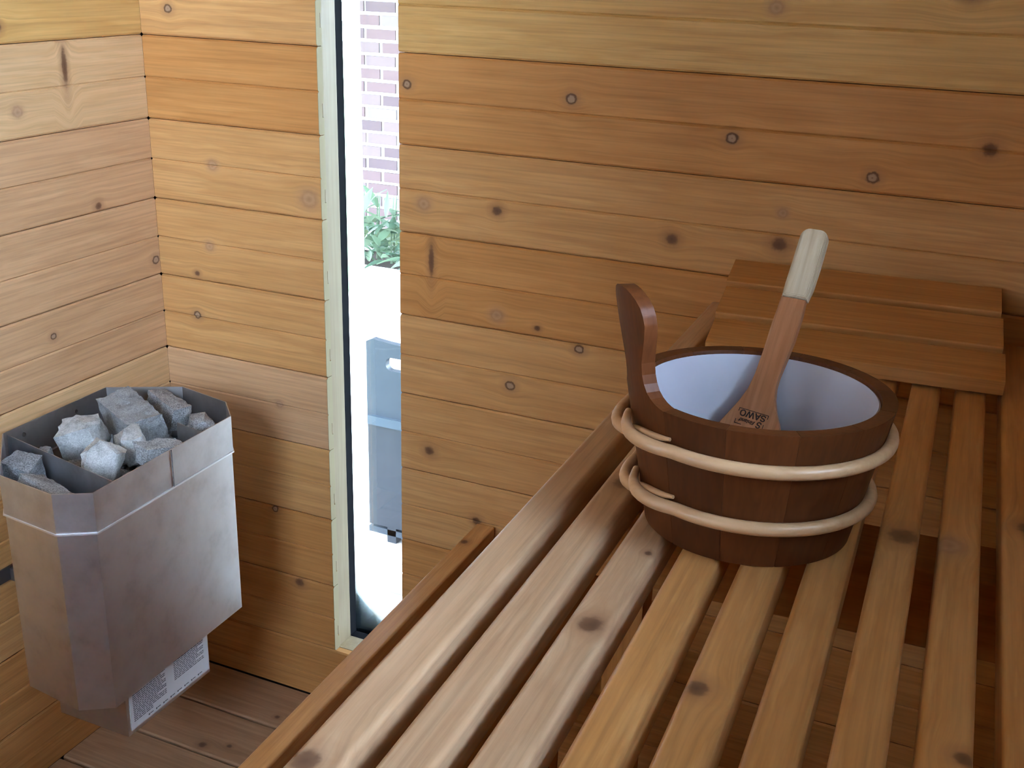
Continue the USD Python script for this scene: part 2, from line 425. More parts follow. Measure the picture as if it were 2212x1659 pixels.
# ------------------------------------------------------------------ benches
BROT = Rt.from_euler('ZXY', [0.0503, -0.0202, 0.0]).as_matrix()
BORG = np.array([1.1102, 0.0, 0.996])
SP, SW, ST = 0.0536, 0.0362, 0.038


def B2W(q):
    return BORG + np.asarray(q, float) @ BROT.T


upper = thing('upper_bench', 'long slatted cedar bench carrying the bucket, along the right-hand wall', 'bench', rot=BROT, loc=BORG)
BT = ['bench', 'bench', 'bench', 'bench_shade', 'bench_shade', 'bench_shade', 'bench_shade', 'bench_shade', 'bench_shade', 'bench_shade']  # left slats in the lit tone, the rest with painted-in shade
BK = {1: [(0.0536 + 0.022, -0.735, 0, .014, 'dark'), ], 2: [(0.107 + 0.020, -1.005, 0, .012, 'dark'), (0.107 + .03, -.87, 0, .004, 'dark')], 0: [(0.012, -1.24, 0, .012, 'dark')],
      4: [(0.214 + 0.010, -1.055, 0, .010, 'dark')], 6: [(0.3216 + .022, -.735, 0, .016, 'dark')], 7: [(0.375 + .008, -.735, 0, .012, 'pale'), (0.375 + .03, -1.06, 0, .008, 'dark')], 8: [(.4288 + .024, -.665, 0, .013, 'dark')]}
for i in range(10):
    v0 = -0.05 * SP * i - 0.004
    P = rounded(SW, ST, 0.0060)
    m = prism(Polygon([(x + i * SP, z) for x, z in P.exterior.coords]), 2.15 + v0, 'y', -2.15)
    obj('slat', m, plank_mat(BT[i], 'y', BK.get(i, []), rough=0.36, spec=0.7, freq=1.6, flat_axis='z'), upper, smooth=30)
for v1 in (-0.637, -1.55):
    P = rounded(0.080, 0.083, 0.003)
    m = prism(Polygon([(v1 - 0.080 + x, z - ST - 0.0005) for x, z in P.exterior.coords]), 0.652 + 0.0503 * v1, 'x', 0.018)
    obj('beam', m, plank_mat('deep', 'x', rough=0.55), upper, smooth=30)
    z_end = -0.99
    obj('post', bx(0.055, 0.095, v1 - 0.06, v1 - 0.02, -0.96, -ST - 0.083), plank_mat('red', 'z'), upper)

lower = thing('lower_bench', 'lower step bench whose front slat shows below the upper bench', 'bench', rot=BROT, loc=BORG)
for i in range(6):
    v0 = -0.05 * (SP * i - 0.40) - 0.004
    P = rounded(SW, ST, 0.0035)
    m = prism(Polygon([(x + i * SP - 0.40, z - 0.485) for x, z in P.exterior.coords]), 2.1 + v0, 'y', -2.1)
    obj('slat', m, plank_mat('tan', 'y', [(-.40 + .01, -.06, -.485, .008, 'dark')] if i == 0 else [], rough=0.42, freq=1.6), lower, smooth=30)
for v1 in (-0.35, -1.2, -1.9):
    obj('beam', bx(-0.37, -0.10, v1 - 0.04, v1, -0.485 - ST - 0.07, -0.4855 - ST), plank_mat('red', 'x'), lower)
    for u in (-0.33, -0.14):
        obj('post', bx(u, u + 0.04, v1 - 0.04, v1, -0.974 + (0.013 if v1 < -1 else 0.0), -0.4855 - ST - 0.07), plank_mat('red', 'z'), lower)

# ------------------------------------------------------------------ headrest
HYAW = math.radians(2.88 + 1.9)
slope = math.atan2(0.060, 0.262)
hrot = BROT @ Rt.from_euler('Z', math.radians(2.2)).as_matrix()
head = thing('headrest', 'slanted three-board wooden headrest leaning on the back wall', 'headrest', rot=hrot, loc=B2W([0.050, -0.300, 0.0008]))
cs, sn = math.cos(slope), math.sin(slope)


def on_slope(mesh):
    v = mesh.vertices.copy()
    y, z = v[:, 1], v[:, 2]
    mesh.vertices = np.c_[v[:, 0], y * cs - z * sn, y * sn + z * cs + 0.0235]
    return mesh


for a0, a1, xl, xr in ((0.0, 0.072, 0.006, 0.380), (0.087, 0.170, 0.003, 0.378), (0.186, 0.262, 0.0, 0.376)):
    P = sbox(a0 + 0.003, -0.019, a1 - 0.003, -0.003).buffer(0.003, quad_segs=3)
    obj('board', on_slope(prism(P, xr - xl, 'x', xl)), plank_mat('red', 'x', rough=0.5), head, smooth=30)
for xs in (0.05, 0.31):
    w = prism([(0.012, 0.0), (0.255, 0.0), (0.255, 0.255 * sn / cs), (0.012, 0.0035)], 0.03, 'x', xs)
    obj('bearer', w, plank_mat('deep', 'x'), head)

# ------------------------------------------------------------------ bucket
BXC, BYC, BH, BRT, BRB, BRI = 0.2019, -0.7626, 0.1324, 0.1207, 0.0950, 0.1072
WALLT = BRT - BRI
bucket = thing('sauna_bucket', 'dark-stained wooden stave bucket with one tall ear, on the slats', 'bucket', rot=BROT, loc=B2W([BXC, BYC, 0.0006]))


def rcone(w):
    return BRB + (BRT - BRB) * np.asarray(w) / BH


def wrap(poly, th_c, t0, t1, length=0.006):
    """outline in (arc length at rim radius, height) bent round the bucket; t0, t1: depth under the outer face"""
    m = trimesh.creation.extrude_polygon(poly, t1 - t0, engine='earcut')
    m = tri(man(m).refine_to_length(length))
    v = m.vertices
    r = rcone(v[:, 1]) - t0 - v[:, 2]
    th = th_c + v[:, 0] / BRT
    m.vertices = np.c_[r * np.cos(th), r * np.sin(th), v[:, 1]]
    m.invert()
    return m


def stave_mat(i, base):
    k = (0.85, 1.15, 0.9, 1.05, 0.8, 1.2, 0.95, 1.1, 0.85, 1.0, 1.1, 0.9)[i % 12]
    l = tuple(c * k for c in base)
    return wood(f'stave_{i:02d}', l, tuple(c * 0.86 for c in l), tuple(c * 0.6 for c in l), axis='z', seed=200 + i, rough=0.45, ring=0.25, fine=0.12, spec=0.22, freq=2.2)


STAIN = (0.110, 0.034, 0.010)
rad = math.radians
EAR0, EAR1 = 195.0, 238.5
step = (360 - (EAR1 - EAR0)) / 11
for i in range(11):
    a0 = EAR1 + step * i
    w = rad(step) * BRT - 0.0002
    c = 0.0008
    P = Polygon([(-w / 2 + c, 0.0), (w / 2 - c, 0.0), (w / 2, c), (w / 2, BH - c * .3), (w / 2 - c * .3, BH), (-w / 2 + c * .3, BH), (-w / 2, BH - c * .3), (-w / 2, c)])
    obj('stave', wrap(P, rad(a0 + step / 2), 0, WALLT), stave_mat(i, STAIN), bucket, smooth=35)
# the ear: a taller stave, narrow neck and rounded head
S = lambda deg: rad(deg - 215.0) * BRT
right = [(238.5, 0.1322), (236.4, 0.1330), (233.5, 0.1350), (230.6, 0.1382), (228.2, 0.1425), (226.6, 0.1490), (225.9, 0.1570), (226.4, 0.1680), (228.2, 0.1800),
         (230.1, 0.1930), (231.1, 0.2045), (230.6, 0.2130), (229.3, 0.2200), (226.8, 0.2255), (223.6, 0.2292), (220.5, 0.2312), (216.75, 0.2318)]
left = [(433.5 - a, w) for a, w in right[::-1]][1:]
pts = [(S(a), w) for a, w in right + left] + [(S(EAR0), 0.0012), (S(EAR0) + 0.0012, 0), (S(EAR1) - 0.0012, 0), (S(EAR1), 0.0012)]
earP = Polygon(pts).buffer(-0.0002)
obj('ear_stave', wrap(earP, rad(215.0), 0, WALLT, 0.004), stave_mat(20, tuple(c * 1.35 for c in STAIN)), bucket, smooth=38, label='tall stave shaped into a rounded ear')
# bottom and liner
th = np.linspace(0, 2 * np.pi, 73)
obj('bottom', trimesh.creation.cylinder(radius=float(rcone(0.008)) - WALLT + 0.0005, segment=None, height=0.010, sections=64, transform=trimesh.transformations.translation_matrix([0, 0, 0.009])), stave_mat(21, STAIN), bucket)
prof = [(0.0005, 0.0145), (float(rcone(0.0145)) - WALLT - 0.0012, 0.0145)] + [(float(rcone(w)) - WALLT - 0.0006, w) for w in np.linspace(0.017, BH - 0.0035, 8)] \
    + [(float(rcone(BH - 0.003)) - WALLT - 0.0022, BH - 0.003)] + [(float(rcone(w)) - WALLT - 0.0024, w) for w in np.linspace(BH - 0.005, 0.019, 8)] + [(float(rcone(0.016)) - WALLT - 0.005, 0.0165), (0.0005, 0.0165)]
liner_mat = simple('liner_plastic', (0.47, 0.475, 0.54), 0.42, specular_ior_level=0.5)
liner = trimesh.creation.revolve(np.array(prof + [prof[0]]), sections=96)
obj('liner', liner, liner_mat, bucket, smooth=40, label='pale plastic inner liner')
# rattan hoops with lapped ends
rattan = wood('rattan', (0.64, 0.42, 0.235), (0.58, 0.36, 0.19), (0.42, 0.24, 0.11), axis='x', seed=300, rough=0.35, ring=0.12, fine=0.05, spec=0.5)
for wc in (0.0995, 0.0425):
    ths = np.arange(206.0, 206 + 360 + 36.1, 3.0)
    P, R = [], []
    for t in ths:
        s0, s1 = t - 206, 602 - t
        w, out, rr = wc, 0.0, 0.0061
        if s0 < 40:                       # first end: tucked in and up under the ear, then lifted over the other
            q = s0 / 40
            w += 0.0085 * (1 - q) ** 2
            out += 0.0095 * math.sin(math.pi * min(1, q * 1.05)) if q < 0.95 else 0
            rr *= 0.55 + 0.45 * min(1, q * 2.2)
        if s1 < 60:                       # last end: comes round outside, dips under and shows above with a thin tail
            q = s1 / 60
            w += 0.0090 * max(0, 1 - s1 / 26) - 0.0045 * math.exp(-((s1 - 36) / 11) ** 2)
            out += 0.008 * math.exp(-((s1 - 40) / 12) ** 2)
            rr *= 0.28 + 0.72 * min(1, s1 / 24)
        r = float(rcone(w)) + rr * 0.9 + out
        P.append((r * math.cos(rad(t)), r * math.sin(rad(t)), w))
        R.append(rr)
    obj('hoop', tube(P, R, 12), rattan, bucket, smooth=40, label='light rattan hoop with lapped ends')

# ------------------------------------------------------------------ ladle
la = np.array([0.0993, 0.5409, 0.8352])
lw = np.array([0.9882, -0.1517, -0.0192])
la /= np.linalg.norm(la)
lw -= la * (la @ lw)
lw /= np.linalg.norm(lw)
ln = np.cross(lw, la)                       # towards the viewer
LR = BROT @ np.stack([lw, la, ln], 1)       # local x across, y along the handle, z out of the face
ladle = thing('ladle', 'flat wooden ladle standing in the bucket, pale grip and reddish blade', 'ladle', rot=LR, loc=B2W([0.186, -0.7445, 0.0180]))
LT = 0.0115
outl = [(-0.0125, 0.2035), (-0.0138, 0.175), (-0.0140, 0.145), (-0.0150, 0.120), (-0.0174, 0.104), (-0.0222, 0.0905), (-0.0292, 0.076), (-0.0362, 0.0625), (-0.0385, 0.050), (-0.0375, 0.036), (-0.032, 0.024), (-0.022, 0.0165), (-0.006, 0.0145),
        (0.011, 0.0165), (0.021, 0.024), (0.0275, 0.036), (0.0292, 0.050), (0.0275, 0.064), (0.0215, 0.0775), (0.0155, 0.0885), (0.0110, 0.1000), (0.0088, 0.1120), (0.0086, 0.1220), (0.0105, 0.1400), (0.0125, 0.1620), (0.0128, 0.1900), (0.0118, 0.2035)]
outl = [(x, y - 0.002) for x, y in outl]


def plate(poly, t, ch, n=3):
    """a flat piece with eased edges, z from -t to 0"""
    P = Polygon(poly)
    lay = []
    for k in range(n + 1):
        a = math.pi / 2 * k / n
        lay.append((ch * (1 - math.sin(a)), ch * (1 - math.cos(a))))
    P = shapely_orient(P)
    cs0 = m3.CrossSection([np.array(P.exterior.coords)[:-1]])
    whole = m3.Manifold()
    slabs = []
    for ins, dz in lay:
        c = cs0.offset(-ins, m3.JoinType.Round) if ins > 1e-6 else cs0
        slabs.append(c.extrude(max(t - 2 * dz, 1e-5)).translate([0, 0, -t + dz]))
    for s_ in slabs:
        whole = whole + s_
    return tri(whole)


blade_mat = wood('ladle_alder', (0.46, 0.215, 0.105), (0.40, 0.175, 0.08), (0.29, 0.115, 0.048), axis='y', seed=310, rough=0.45, ring=0.35, fine=0.18, freq=3.0)
grip_mat = wood('ladle_birch', (0.62, 0.53, 0.38), (0.57, 0.47, 0.32), (0.42, 0.30, 0.17), axis='y', seed=311, rough=0.5, ring=0.35, fine=0.10, freq=2.2)
obj('blade', plate(outl, LT, 0.0016), blade_mat, ladle, smooth=40)
grip = rounded(0.0285, 0.074, 0.0080, 6)
gp = [(x - 0.0128, y + 0.2755) for x, y in grip.exterior.coords]
gp = [(x * (1.0 if y > 0.23 else 0.94), y) for x, y in gp if y > 0.2095] + [(0.0122, 0.2018), (-0.0122, 0.2018)]
gp = [(-0.0122, 0.2018), (-0.0128, 0.215), (-0.0124, 0.262)] + [(-0.0124 + 0.009 * (1 - math.cos(a)), 0.267 + 0.0095 * math.sin(a)) for a in np.linspace(0, math.pi / 2, 6)] \
    + [(0.0065 + 0.0085 * math.sin(a), 0.2675 + 0.009 * math.cos(a)) for a in np.linspace(0, math.pi / 2, 6)] + [(0.0155, 0.240), (0.0150, 0.215), (0.0130, 0.2018)]
g = plate(gp, 0.0165, 0.0048, 5)
g.apply_translation([0, 0, 0.0022])
obj('grip', g, grip_mat, ladle, smooth=40, label='pale unstained grip')
# brand stamp, burnt in, reading upside down
ink = simple('burnt_ink', (0.022, 0.010, 0.008), 0.8)
tm = []
t1 = meshkit.text_mesh('SAWO', 0.0060, 0.00025, bold=True)
t1.apply_scale([0.0262 / t1.extents[0], 1, 1])
t1.apply_translation([-0.0131 - t1.bounds[0][0], -0.0066, 0])
t2 = meshkit.text_mesh('Finland', 0.0034, 0.00025, bold=True)
t2.apply_scale([0.0150 / t2.extents[0], 1, 1])
t2.vertices[:, 0] += t2.vertices[:, 1] * 0.3
t2.apply_translation([-0.0042 - t2.bounds[0][0], 0.0018, 0])
t3 = meshkit.text_mesh('S', 0.0060, 0.00025, bold=True)
t3.vertices[:, 0] += t3.vertices[:, 1] * 0.15
t3.apply_translation([-0.0112 - t3.bounds[0][0], 0.0010, 0])
FW, FH0, FH1, lt = 0.0152, -0.0080, 0.0082, 0.0006
fr = [bx(-FW, FW, FH0, FH0 + lt, 0, 0.00025), bx(-FW, -FW + lt, FH0, FH0 + 0.004, 0, 0.00025), bx(FW - lt, FW, FH0, FH0 + 0.0035, 0, 0.00025),
      bx(0.008, FW, FH1 - lt, FH1, 0, 0.00025), bx(FW - lt, FW, FH1 - 0.0045, FH1, 0, 0.00025), bx(-0.0135, -0.0055, FH1 - lt, FH1, 0, 0.00025), bx(-0.0135, -0.0135 + lt, FH1 - 0.006, FH1, 0, 0.00025)]
stamp = cat(t1, t2, t3, *fr)
stamp.apply_transform(trimesh.transformations.rotation_matrix(math.pi + rad(-3.5), [0, 0, 1]))
stamp.apply_translation([-0.0045, 0.0725, 0.00002])
obj('brand_stamp', stamp, ink, ladle, label='burnt-in maker stamp, upside down')

# ------------------------------------------------------------------ heater
def steel(name, base, rough, aniso=0.6, grime=0.25, seed=0):
    N = {'tc': ('texture_coordinate', {}), 'm1': ('mapping', dict(scale=(60, 60, 3.0), location=(seed, 0, 0))), 'n1': ('noise_texture', dict(scale=6.0, detail=4.0, roughness=0.6)),
         'n2': ('noise_texture', dict(scale=22.0, detail=5.0, roughness=0.6)), 'r1': ('rgb_ramp', dict(ramp=[(0.3, tuple(c * (1 - grime) for c in base)), (0.6, base), (0.8, tuple(min(1, c * 1.06) for c in base))])),
         'mr': ('map_range', dict(from_min=0.3, from_max=0.7, to_min=rough - 0.03, to_max=rough + 0.035)), 'b': ('bump', dict(strength=0.05, distance=0.0005)),
         'tg': ('tangent', dict(direction_type='radial', axis='z')),
         'p': ('principled_bsdf', dict(metallic=1.0, anisotropic=aniso))}
    L = [('tc.object', 'm1.vector'), ('m1.vector', 'n1.vector'), ('tc.object', 'n2.vector'), ('n2.fac', 'r1.fac'), ('r1.color', 'p.base_color'), ('n2.fac', 'mr.value'), ('mr.result', 'p.roughness'),
         ('n1.fac', 'b.height'), ('b.normal', 'p.normal')]
    return usdkit.material(stage, '/World/Looks/' + name, N, L, surface='p.BSDF')


casing = steel('brushed_steel', (0.66, 0.645, 0.635), 0.38, 0.0, 0.10, 1)
collar_m = steel('worn_steel', (0.62, 0.61, 0.605), 0.42, 0.0, 0.2, 5)
inner_m = steel('inner_steel', (0.45, 0.47, 0.50), 0.45, 0.0, 0.3, 9)
HR = [(0.0618, -0.4786), (0.0573, -0.2355), (0.1758, -0.1669), (0.2926, -0.1906), (0.3407, -0.2399), (0.3488, -0.5784), (0.3004, -0.6106), (0.1813, -0.5968)]
HC = np.mean(HR, 0)
heater = thing('sauna_heater', 'octagonal stainless steel heater full of stones, on the left wall', 'heater', loc=(HC[0], HC[1], 0.0))
HP = Polygon([(x - HC[0], y - HC[1]) for x, y in HR]).buffer(0)
ring = lambda o, i, z0, z1: prism(HP.buffer(o, join_style=2).difference(HP.buffer(i, join_style=2)), z1 - z0, 'z', z0)
obj('collar', ring(0.0012, -0.0004, 0.6695, 0.735), collar_m, heater)
obj('seam', bx(0.3462 - HC[0], 0.3472 - HC[0], -0.4012 - HC[1], -0.4002 - HC[1], 0.6695, 0.7348), simple('seam_dark', (0.12, 0.12, 0.12), 0.6, 0.5), heater)
for yy in (-0.437, -0.318):
    rv = trimesh.creation.cylinder(radius=0.0035, height=0.0016, sections=16)
    rv.apply_transform(trimesh.transformations.rotation_matrix(math.pi / 2, [0, 1, 0]))
    rv.apply_translation([0.0625 - HC[0] - 0.00, yy - HC[1], 0.718])
    obj('rivet', rv, simple('rivet_%d' % int(-yy * 1000), (0.10, 0.08, 0.07), 0.5, 0.6), heater)
obj('bead', ring(0.0030, -0.0004, 0.6664, 0.6692), steel('bead_steel', (0.85, 0.86, 0.87), 0.5, 0, 0.05, 3), heater)
obj('casing', cat(ring(-0.0006, -0.0022, 0.352, 0.6665), prism(HP.buffer(-0.0024, join_style=2), 0.0016, 'z', 0.354)), casing, heater)
obj('stone_grate', prism(HP.buffer(-0.003, join_style=2), 0.004, 'z', 0.632), inner_m, heater)
for (xa, ya), (xb, yb) in (((0.066, -0.4740), (0.3452, -0.5307)), ((0.088, -0.262), (0.3405, -0.3150))):
    d = np.array([xb - xa, yb - ya])
    nn = np.array([-d[1], d[0]]) / np.linalg.norm(d) * 0.0007
    q = [np.array([xa, ya]) + nn, np.array([xb, yb]) + nn, np.array([xb, yb]) - nn, np.array([xa, ya]) - nn]
    low = ya > -0.4                       # the far one is notched where the long slab lies across it
    mid = 0.74
    half = lambda f0, f1: [q[0] + (q[1] - q[0]) * f0, q[0] + (q[1] - q[0]) * f1, q[3] + (q[2] - q[3]) * f1, q[3] + (q[2] - q[3]) * f0]
    P2 = lambda pts_: [(p[0] - HC[0], p[1] - HC[1]) for p in pts_]
    plate_ = cat(prism(P2(half(0, mid)), 0.050, 'z', 0.6365), prism(P2(half(mid, 1)), 0.0955, 'z', 0.6365)) if low else prism(P2(q), 0.0955, 'z', 0.6365)
    obj('divider', plate_, inner_m, heater)
cb = obj('control_box', bx(0.168 - HC[0], 0.318 - HC[0], -0.528 - HC[1], -0.3155 - HC[1], 0.2505, 0.3535), casing, heater)
label_m = simple('label_foil', (0.62, 0.62, 0.63), 0.45)
px = 0.3182 - HC[0]
lb = obj('rating_plate', bx(px, px + 0.0008, -0.521 - HC[1], -0.318 - HC[1], 0.258, 0.352), label_m, cb, label='printed grey rating plate')
print_m = simple('label_print', (0.10, 0.095, 0.11), 0.7)
rnd = random.Random(4)
bars = []
Y = lambda u: -0.519 + u * 0.199 - HC[1]


def bar(u0, u1, z0, z1):
    bars.append(bx(px + 0.0008, px + 0.0010, Y(u0), Y(u1), z0, z1))


for col, (ua, ub, zt, nrow) in enumerate(((0.03, 0.44, 0.3415, 20), (0.55, 0.95, 0.349, 17))):
    for k in range(nrow):
        z = zt - k * 0.0036
        if z < 0.277 and ua < 0.3:
            ub = 0.26
        u = ua
        end = ub - rnd.random() * 0.12 * (k % 3 == 2)
        while u < end:
            w = rnd.uniform(0.02, 0.055)
            bar(u, min(u + w, end), z - 0.0016, z)
            u += w + 0.007
for k in range(8):
    u = 0.20 + k * 0.093
    bar(u, u + 0.016, 0.2625, 0.2655)
    bar(u + 0.022, u + 0.06, 0.2635, 0.2650)
tag(obj('printed_text', cat(*bars), print_m, cb), kind='stuff')
dot = trimesh.creation.cylinder(radius=0.0042, height=0.0006, sections=20)
dot.apply_transform(trimesh.transformations.rotation_matrix(math.pi / 2, [0, 1, 0]))
dot.apply_translation([px + 0.0010, Y(0.485), 0.3455])
obj('warning_mark', dot, ink, cb)
for yy in (-0.455, -0.285):
    obj('hanger', bx(0.0 - HC[0] + 0.0005, 0.062 - HC[0], yy - HC[1], yy + 0.020 - HC[1], 0.43, 0.455), inner_m, heater)
obj('wall_bracket', bx(0.0005 - HC[0], 0.004 - HC[0], -0.66 - HC[1], -0.22 - HC[1], 0.432, 0.458), simple('bracket_steel', (0.16, 0.15, 0.14), 0.45, 0.9), heater, label='dark steel strip on the wall')

# ------------------------------------------------------------------ stones
def stone_mat(name, base, grain=1.0):
    N = {'tc': ('texture_coordinate', {}), 'n1': ('noise_texture', dict(scale=38.0, detail=6.0, roughness=0.7)), 'n2': ('noise_texture', dict(scale=420.0, detail=3.0, roughness=0.7)),
         'r': ('rgb_ramp', dict(ramp=[(0.28, tuple(c * 0.5 for c in base)), (0.48, base), (0.62, tuple(c * 1.18 for c in base)), (0.75, tuple(min(0.8, c * 1.7) for c in base))])),
         'r2': ('rgb_ramp', dict(ramp=[(0.34, (1 - 0.55 * grain,) * 3), (0.52, (1, 1, 1)), (0.68, (1 + 0.5 * grain,) * 3)])), 'mx': ('mix_color', dict(blend_type='multiply', fac=1.0, use_clamp=False)),
         'ad': ('math', dict(math_type='add')), 'b': ('bump', dict(strength=0.55, distance=0.002)), 'p': ('principled_bsdf', dict(roughness=0.85, specular_ior_level=0.25))}
    L = [('tc.object', 'n1.vector'), ('tc.object', 'n2.vector'), ('n1.fac', 'r.fac'), ('n2.fac', 'r2.fac'), ('r.color', 'mx.a'), ('r2.color', 'mx.b'), ('mx.result', 'p.base_color'),
         ('n1.fac', 'ad.value1'), ('n2.fac', 'ad.value2'), ('ad.value', 'b.height'), ('b.normal', 'p.normal')]
    return usdkit.material(stage, '/World/Looks/' + name, N, L, surface='p.BSDF')


SM = [stone_mat('stone_grey', (0.30, 0.315, 0.315), 0.6), stone_mat('stone_pale', (0.45, 0.465, 0.45), 0.45), stone_mat('stone_dark', (0.21, 0.22, 0.225), 1.0), stone_mat('stone_speckled', (0.32, 0.33, 0.33), 1.0)]


def rock(size, seed, chunk=14, boxy=0.0):
    rng = np.random.default_rng(seed)
    d = rng.normal(size=(chunk, 3))
    d /= np.linalg.norm(d, axis=1, keepdims=True)
    if boxy > 0:
        cube = np.array([[x, y, z] for x in (-1, 1) for y in (-1, 1) for z in (-1, 1)], float)
        cube += rng.uniform(-0.28, 0.12, cube.shape)
        d = np.vstack([d * 0.9, cube * boxy])
    h = trimesh.convex.convex_hull(d * (np.array(size) / 2))
    m = tri(man(h).refine_to_length(float(min(size)) / 9))
    v = m.vertices.copy()
    nrm = m.vertex_normals
    s = float(np.mean(size))
    f1 = meshkit.fbm(v / s * 3.2 + seed * 7.1, 3, seed) - 0.5
    f2 = meshkit.fbm(v / s * 13 + seed * 3.3, 3, seed + 9) - 0.5
    m.vertices = v + nrm * (f1 * 0.13 + f2 * 0.075)[:, None] * s
    return m


# (x, y, z centre, size, yaw, tilt x, tilt y, seed, boxy, material, label)
STONES = [
    (0.172, -0.292, 0.716, (0.132, 0.070, 0.062), -23, 10, 4, 3, 0.97, 0, 'flat-topped grey slab stone, longest of the heater stones, near the back'),
    (0.192, -0.222, 0.712, (0.118, 0.050, 0.056), -20, -6, 8, 5, 0.75, 3, 'speckled stone behind the long slab, touching the far rim'),
    (0.281, -0.243, 0.706, (0.086, 0.060, 0.058), -30, 0, 0, 8, 0.5, 3, 'knobbly stone beyond the far divider, at the right corner'),
    (0.145, -0.388, 0.712, (0.094, 0.074, 0.094), 32, 12, -14, 12, 0.66, 1, 'tall angular stone standing highest at the left rear rim'),
    (0.110, -0.440, 0.690, (0.044, 0.036, 0.042), 10, 0, 0, 17, 0.5, 0, 'small stone wedged behind the near divider'),
    (0.240, -0.441, 0.708, (0.090, 0.080, 0.090), 38, -16, 14, 22, 0.55, 1, 'palest blue-white stone in the middle by the near divider'),
    (0.236, -0.368, 0.706, (0.076, 0.062, 0.080), -35, 10, 0, 26, 0.62, 1, 'upright wedge stone between the pale stone and the long slab'),
    (0.304, -0.376, 0.711, (0.094, 0.044, 0.048), 66, 0, 8, 31, 0.72, 3, 'rough dark stone lying along the front rim'),
    (0.309, -0.452, 0.694, (0.042, 0.036, 0.040), 5, 0, 0, 36, 0.5, 0, 'small stone under the front rim beside the pale stone'),
    (0.155, -0.525, 0.700, (0.066, 0.056, 0.080), 12, 6, 6, 41, 0.72, 2, 'dark chipped stone in the near compartment against the end'),
    (0.248, -0.563, 0.690, (0.116, 0.046, 0.056), -12, -14, 4, 46, 0.9, 3, 'long sparkling slab in the near compartment, beside the chipped stone'),
    (0.184, -0.450, 0.684, (0.044, 0.038, 0.040), 40, 0, 0, 51, 0.6, 2, 'small dark stone low between the tall stone and the palest one'),
]
for x, y, z, size, yaw, tx, ty, seed, boxy, mi, lab in STONES:
    rot = Rt.from_euler('ZXY', [yaw, tx, ty], degrees=True).as_matrix()
    m = rock(size, seed, 12, boxy)
    m.vertices = m.vertices @ rot.T
    t = thing('heater_stone', lab, 'stone', group='stones in the heater', loc=(x, y, z))
    stage.RemovePrim(t.GetPath())
    USED['/World/heater_stone'] -= 1
    pth = path_of('heater_stone')
    mm = usdkit.mesh(stage, pth, m, SM[mi], smooth=24)
    UsdGeom.Xformable(mm).AddTranslateOp().Set(Gf.Vec3d(x, y, z))
    tag(mm, lab, 'stone', 'stones in the heater')
fill = []
rng = random.Random(5)
for i in range(34):
    for _ in range(30):
        x, y = rng.uniform(0.08, 0.33), rng.uniform(-0.59, -0.19)
        if Polygon(HR).buffer(-0.037).contains(Point(x, y)) and abs(y + 0.474 + 0.203 * (x - 0.066)) > 0.028 and abs(y + 0.262 + 0.21 * (x - 0.088)) > 0.028:
            break
    m = rock((0.05, 0.042, 0.038), 60 + i, 10, 0.4)
    m.apply_translation([x, y, 0.657 + rng.uniform(0, 0.008)])
    fill.append(m)
fm = usdkit.mesh(stage, path_of('stone_rubble'), cat(*fill), SM[2], smooth=24)
tag(fm, 'dark stone rubble filling the heater under the top stones', 'stones', kind='stuff')

# ------------------------------------------------------------------ outside
DZ = -0.10
BY = 4.6
deck = thing('deck', 'sun-bleached plank deck outside the narrow window', 'deck', kind='structure')
deck_m = [wood(f'deck_pine_{i}', (0.62, 0.58, 0.50), (0.56, 0.51, 0.43), (0.44, 0.38, 0.30), axis='x', seed=400 + i, ring=0.2, fine=0.08) for i in range(3)]
for i in range(26):
    y0 = 0.16 + i * 0.142
    obj('plank', bx(-2.9, 2.2, y0, y0 + 0.137, DZ - 0.03, DZ), deck_m[i % 3], deck)
obj('joists', bx(-2.9, 2.2, 0.16, 3.85, DZ - 0.12, DZ - 0.035), dark_back, deck)
ground = obj('ground', bx(-14, 14, -12, 16, -0.30, -0.225), simple('lawn', (0.10, 0.16, 0.06), 0.9))
tag(ground, 'mown lawn round the cabin', 'ground', kind='structure')
# unseen roof added over the deck to dim the daylight outside the window
shade_roof = thing('added_shade_roof', 'unseen roof added over the deck to dim the daylight outside', 'roof', kind='structure')
obj('shade_panel', bx(-8.5, 6.2, 0.32, BY, 2.46, 2.52), simple('shade_panel_dark', (0.22, 0.20, 0.17), 0.8), shade_roof)
for x in (-8.4, 6.05):
    obj('post', bx(x, x + 0.1, 3.2, 3.3, -0.22, 2.46), white_frame, shade_roof)
# unseen dark wall added aslant to block daylight at the front window
block_wall = thing('light_block_wall', 'unseen dark boarded wall added aslant to block light at the front window', 'house', kind='structure',
           rot=Rt.from_euler('Z', math.atan2(-7.0, 1.25)).as_matrix(), loc=(0.55, -2.60, -0.225))
block_wall_m = [wood(f'block_board_{i}', (0.13, 0.075, 0.04), (0.11, 0.06, 0.03), (0.06, 0.03, 0.015), axis='x', seed=500 + i) for i in range(3)]
for i in range(28):
    obj('board', bx(0.0, 11.0, -0.06, -0.03, i * 0.22, i * 0.22 + 0.21), block_wall_m[i % 3], block_wall)
obj('core', bx(0.0, 11.0, -0.4, -0.061, 0.0, 6.2), dark_back, block_wall)

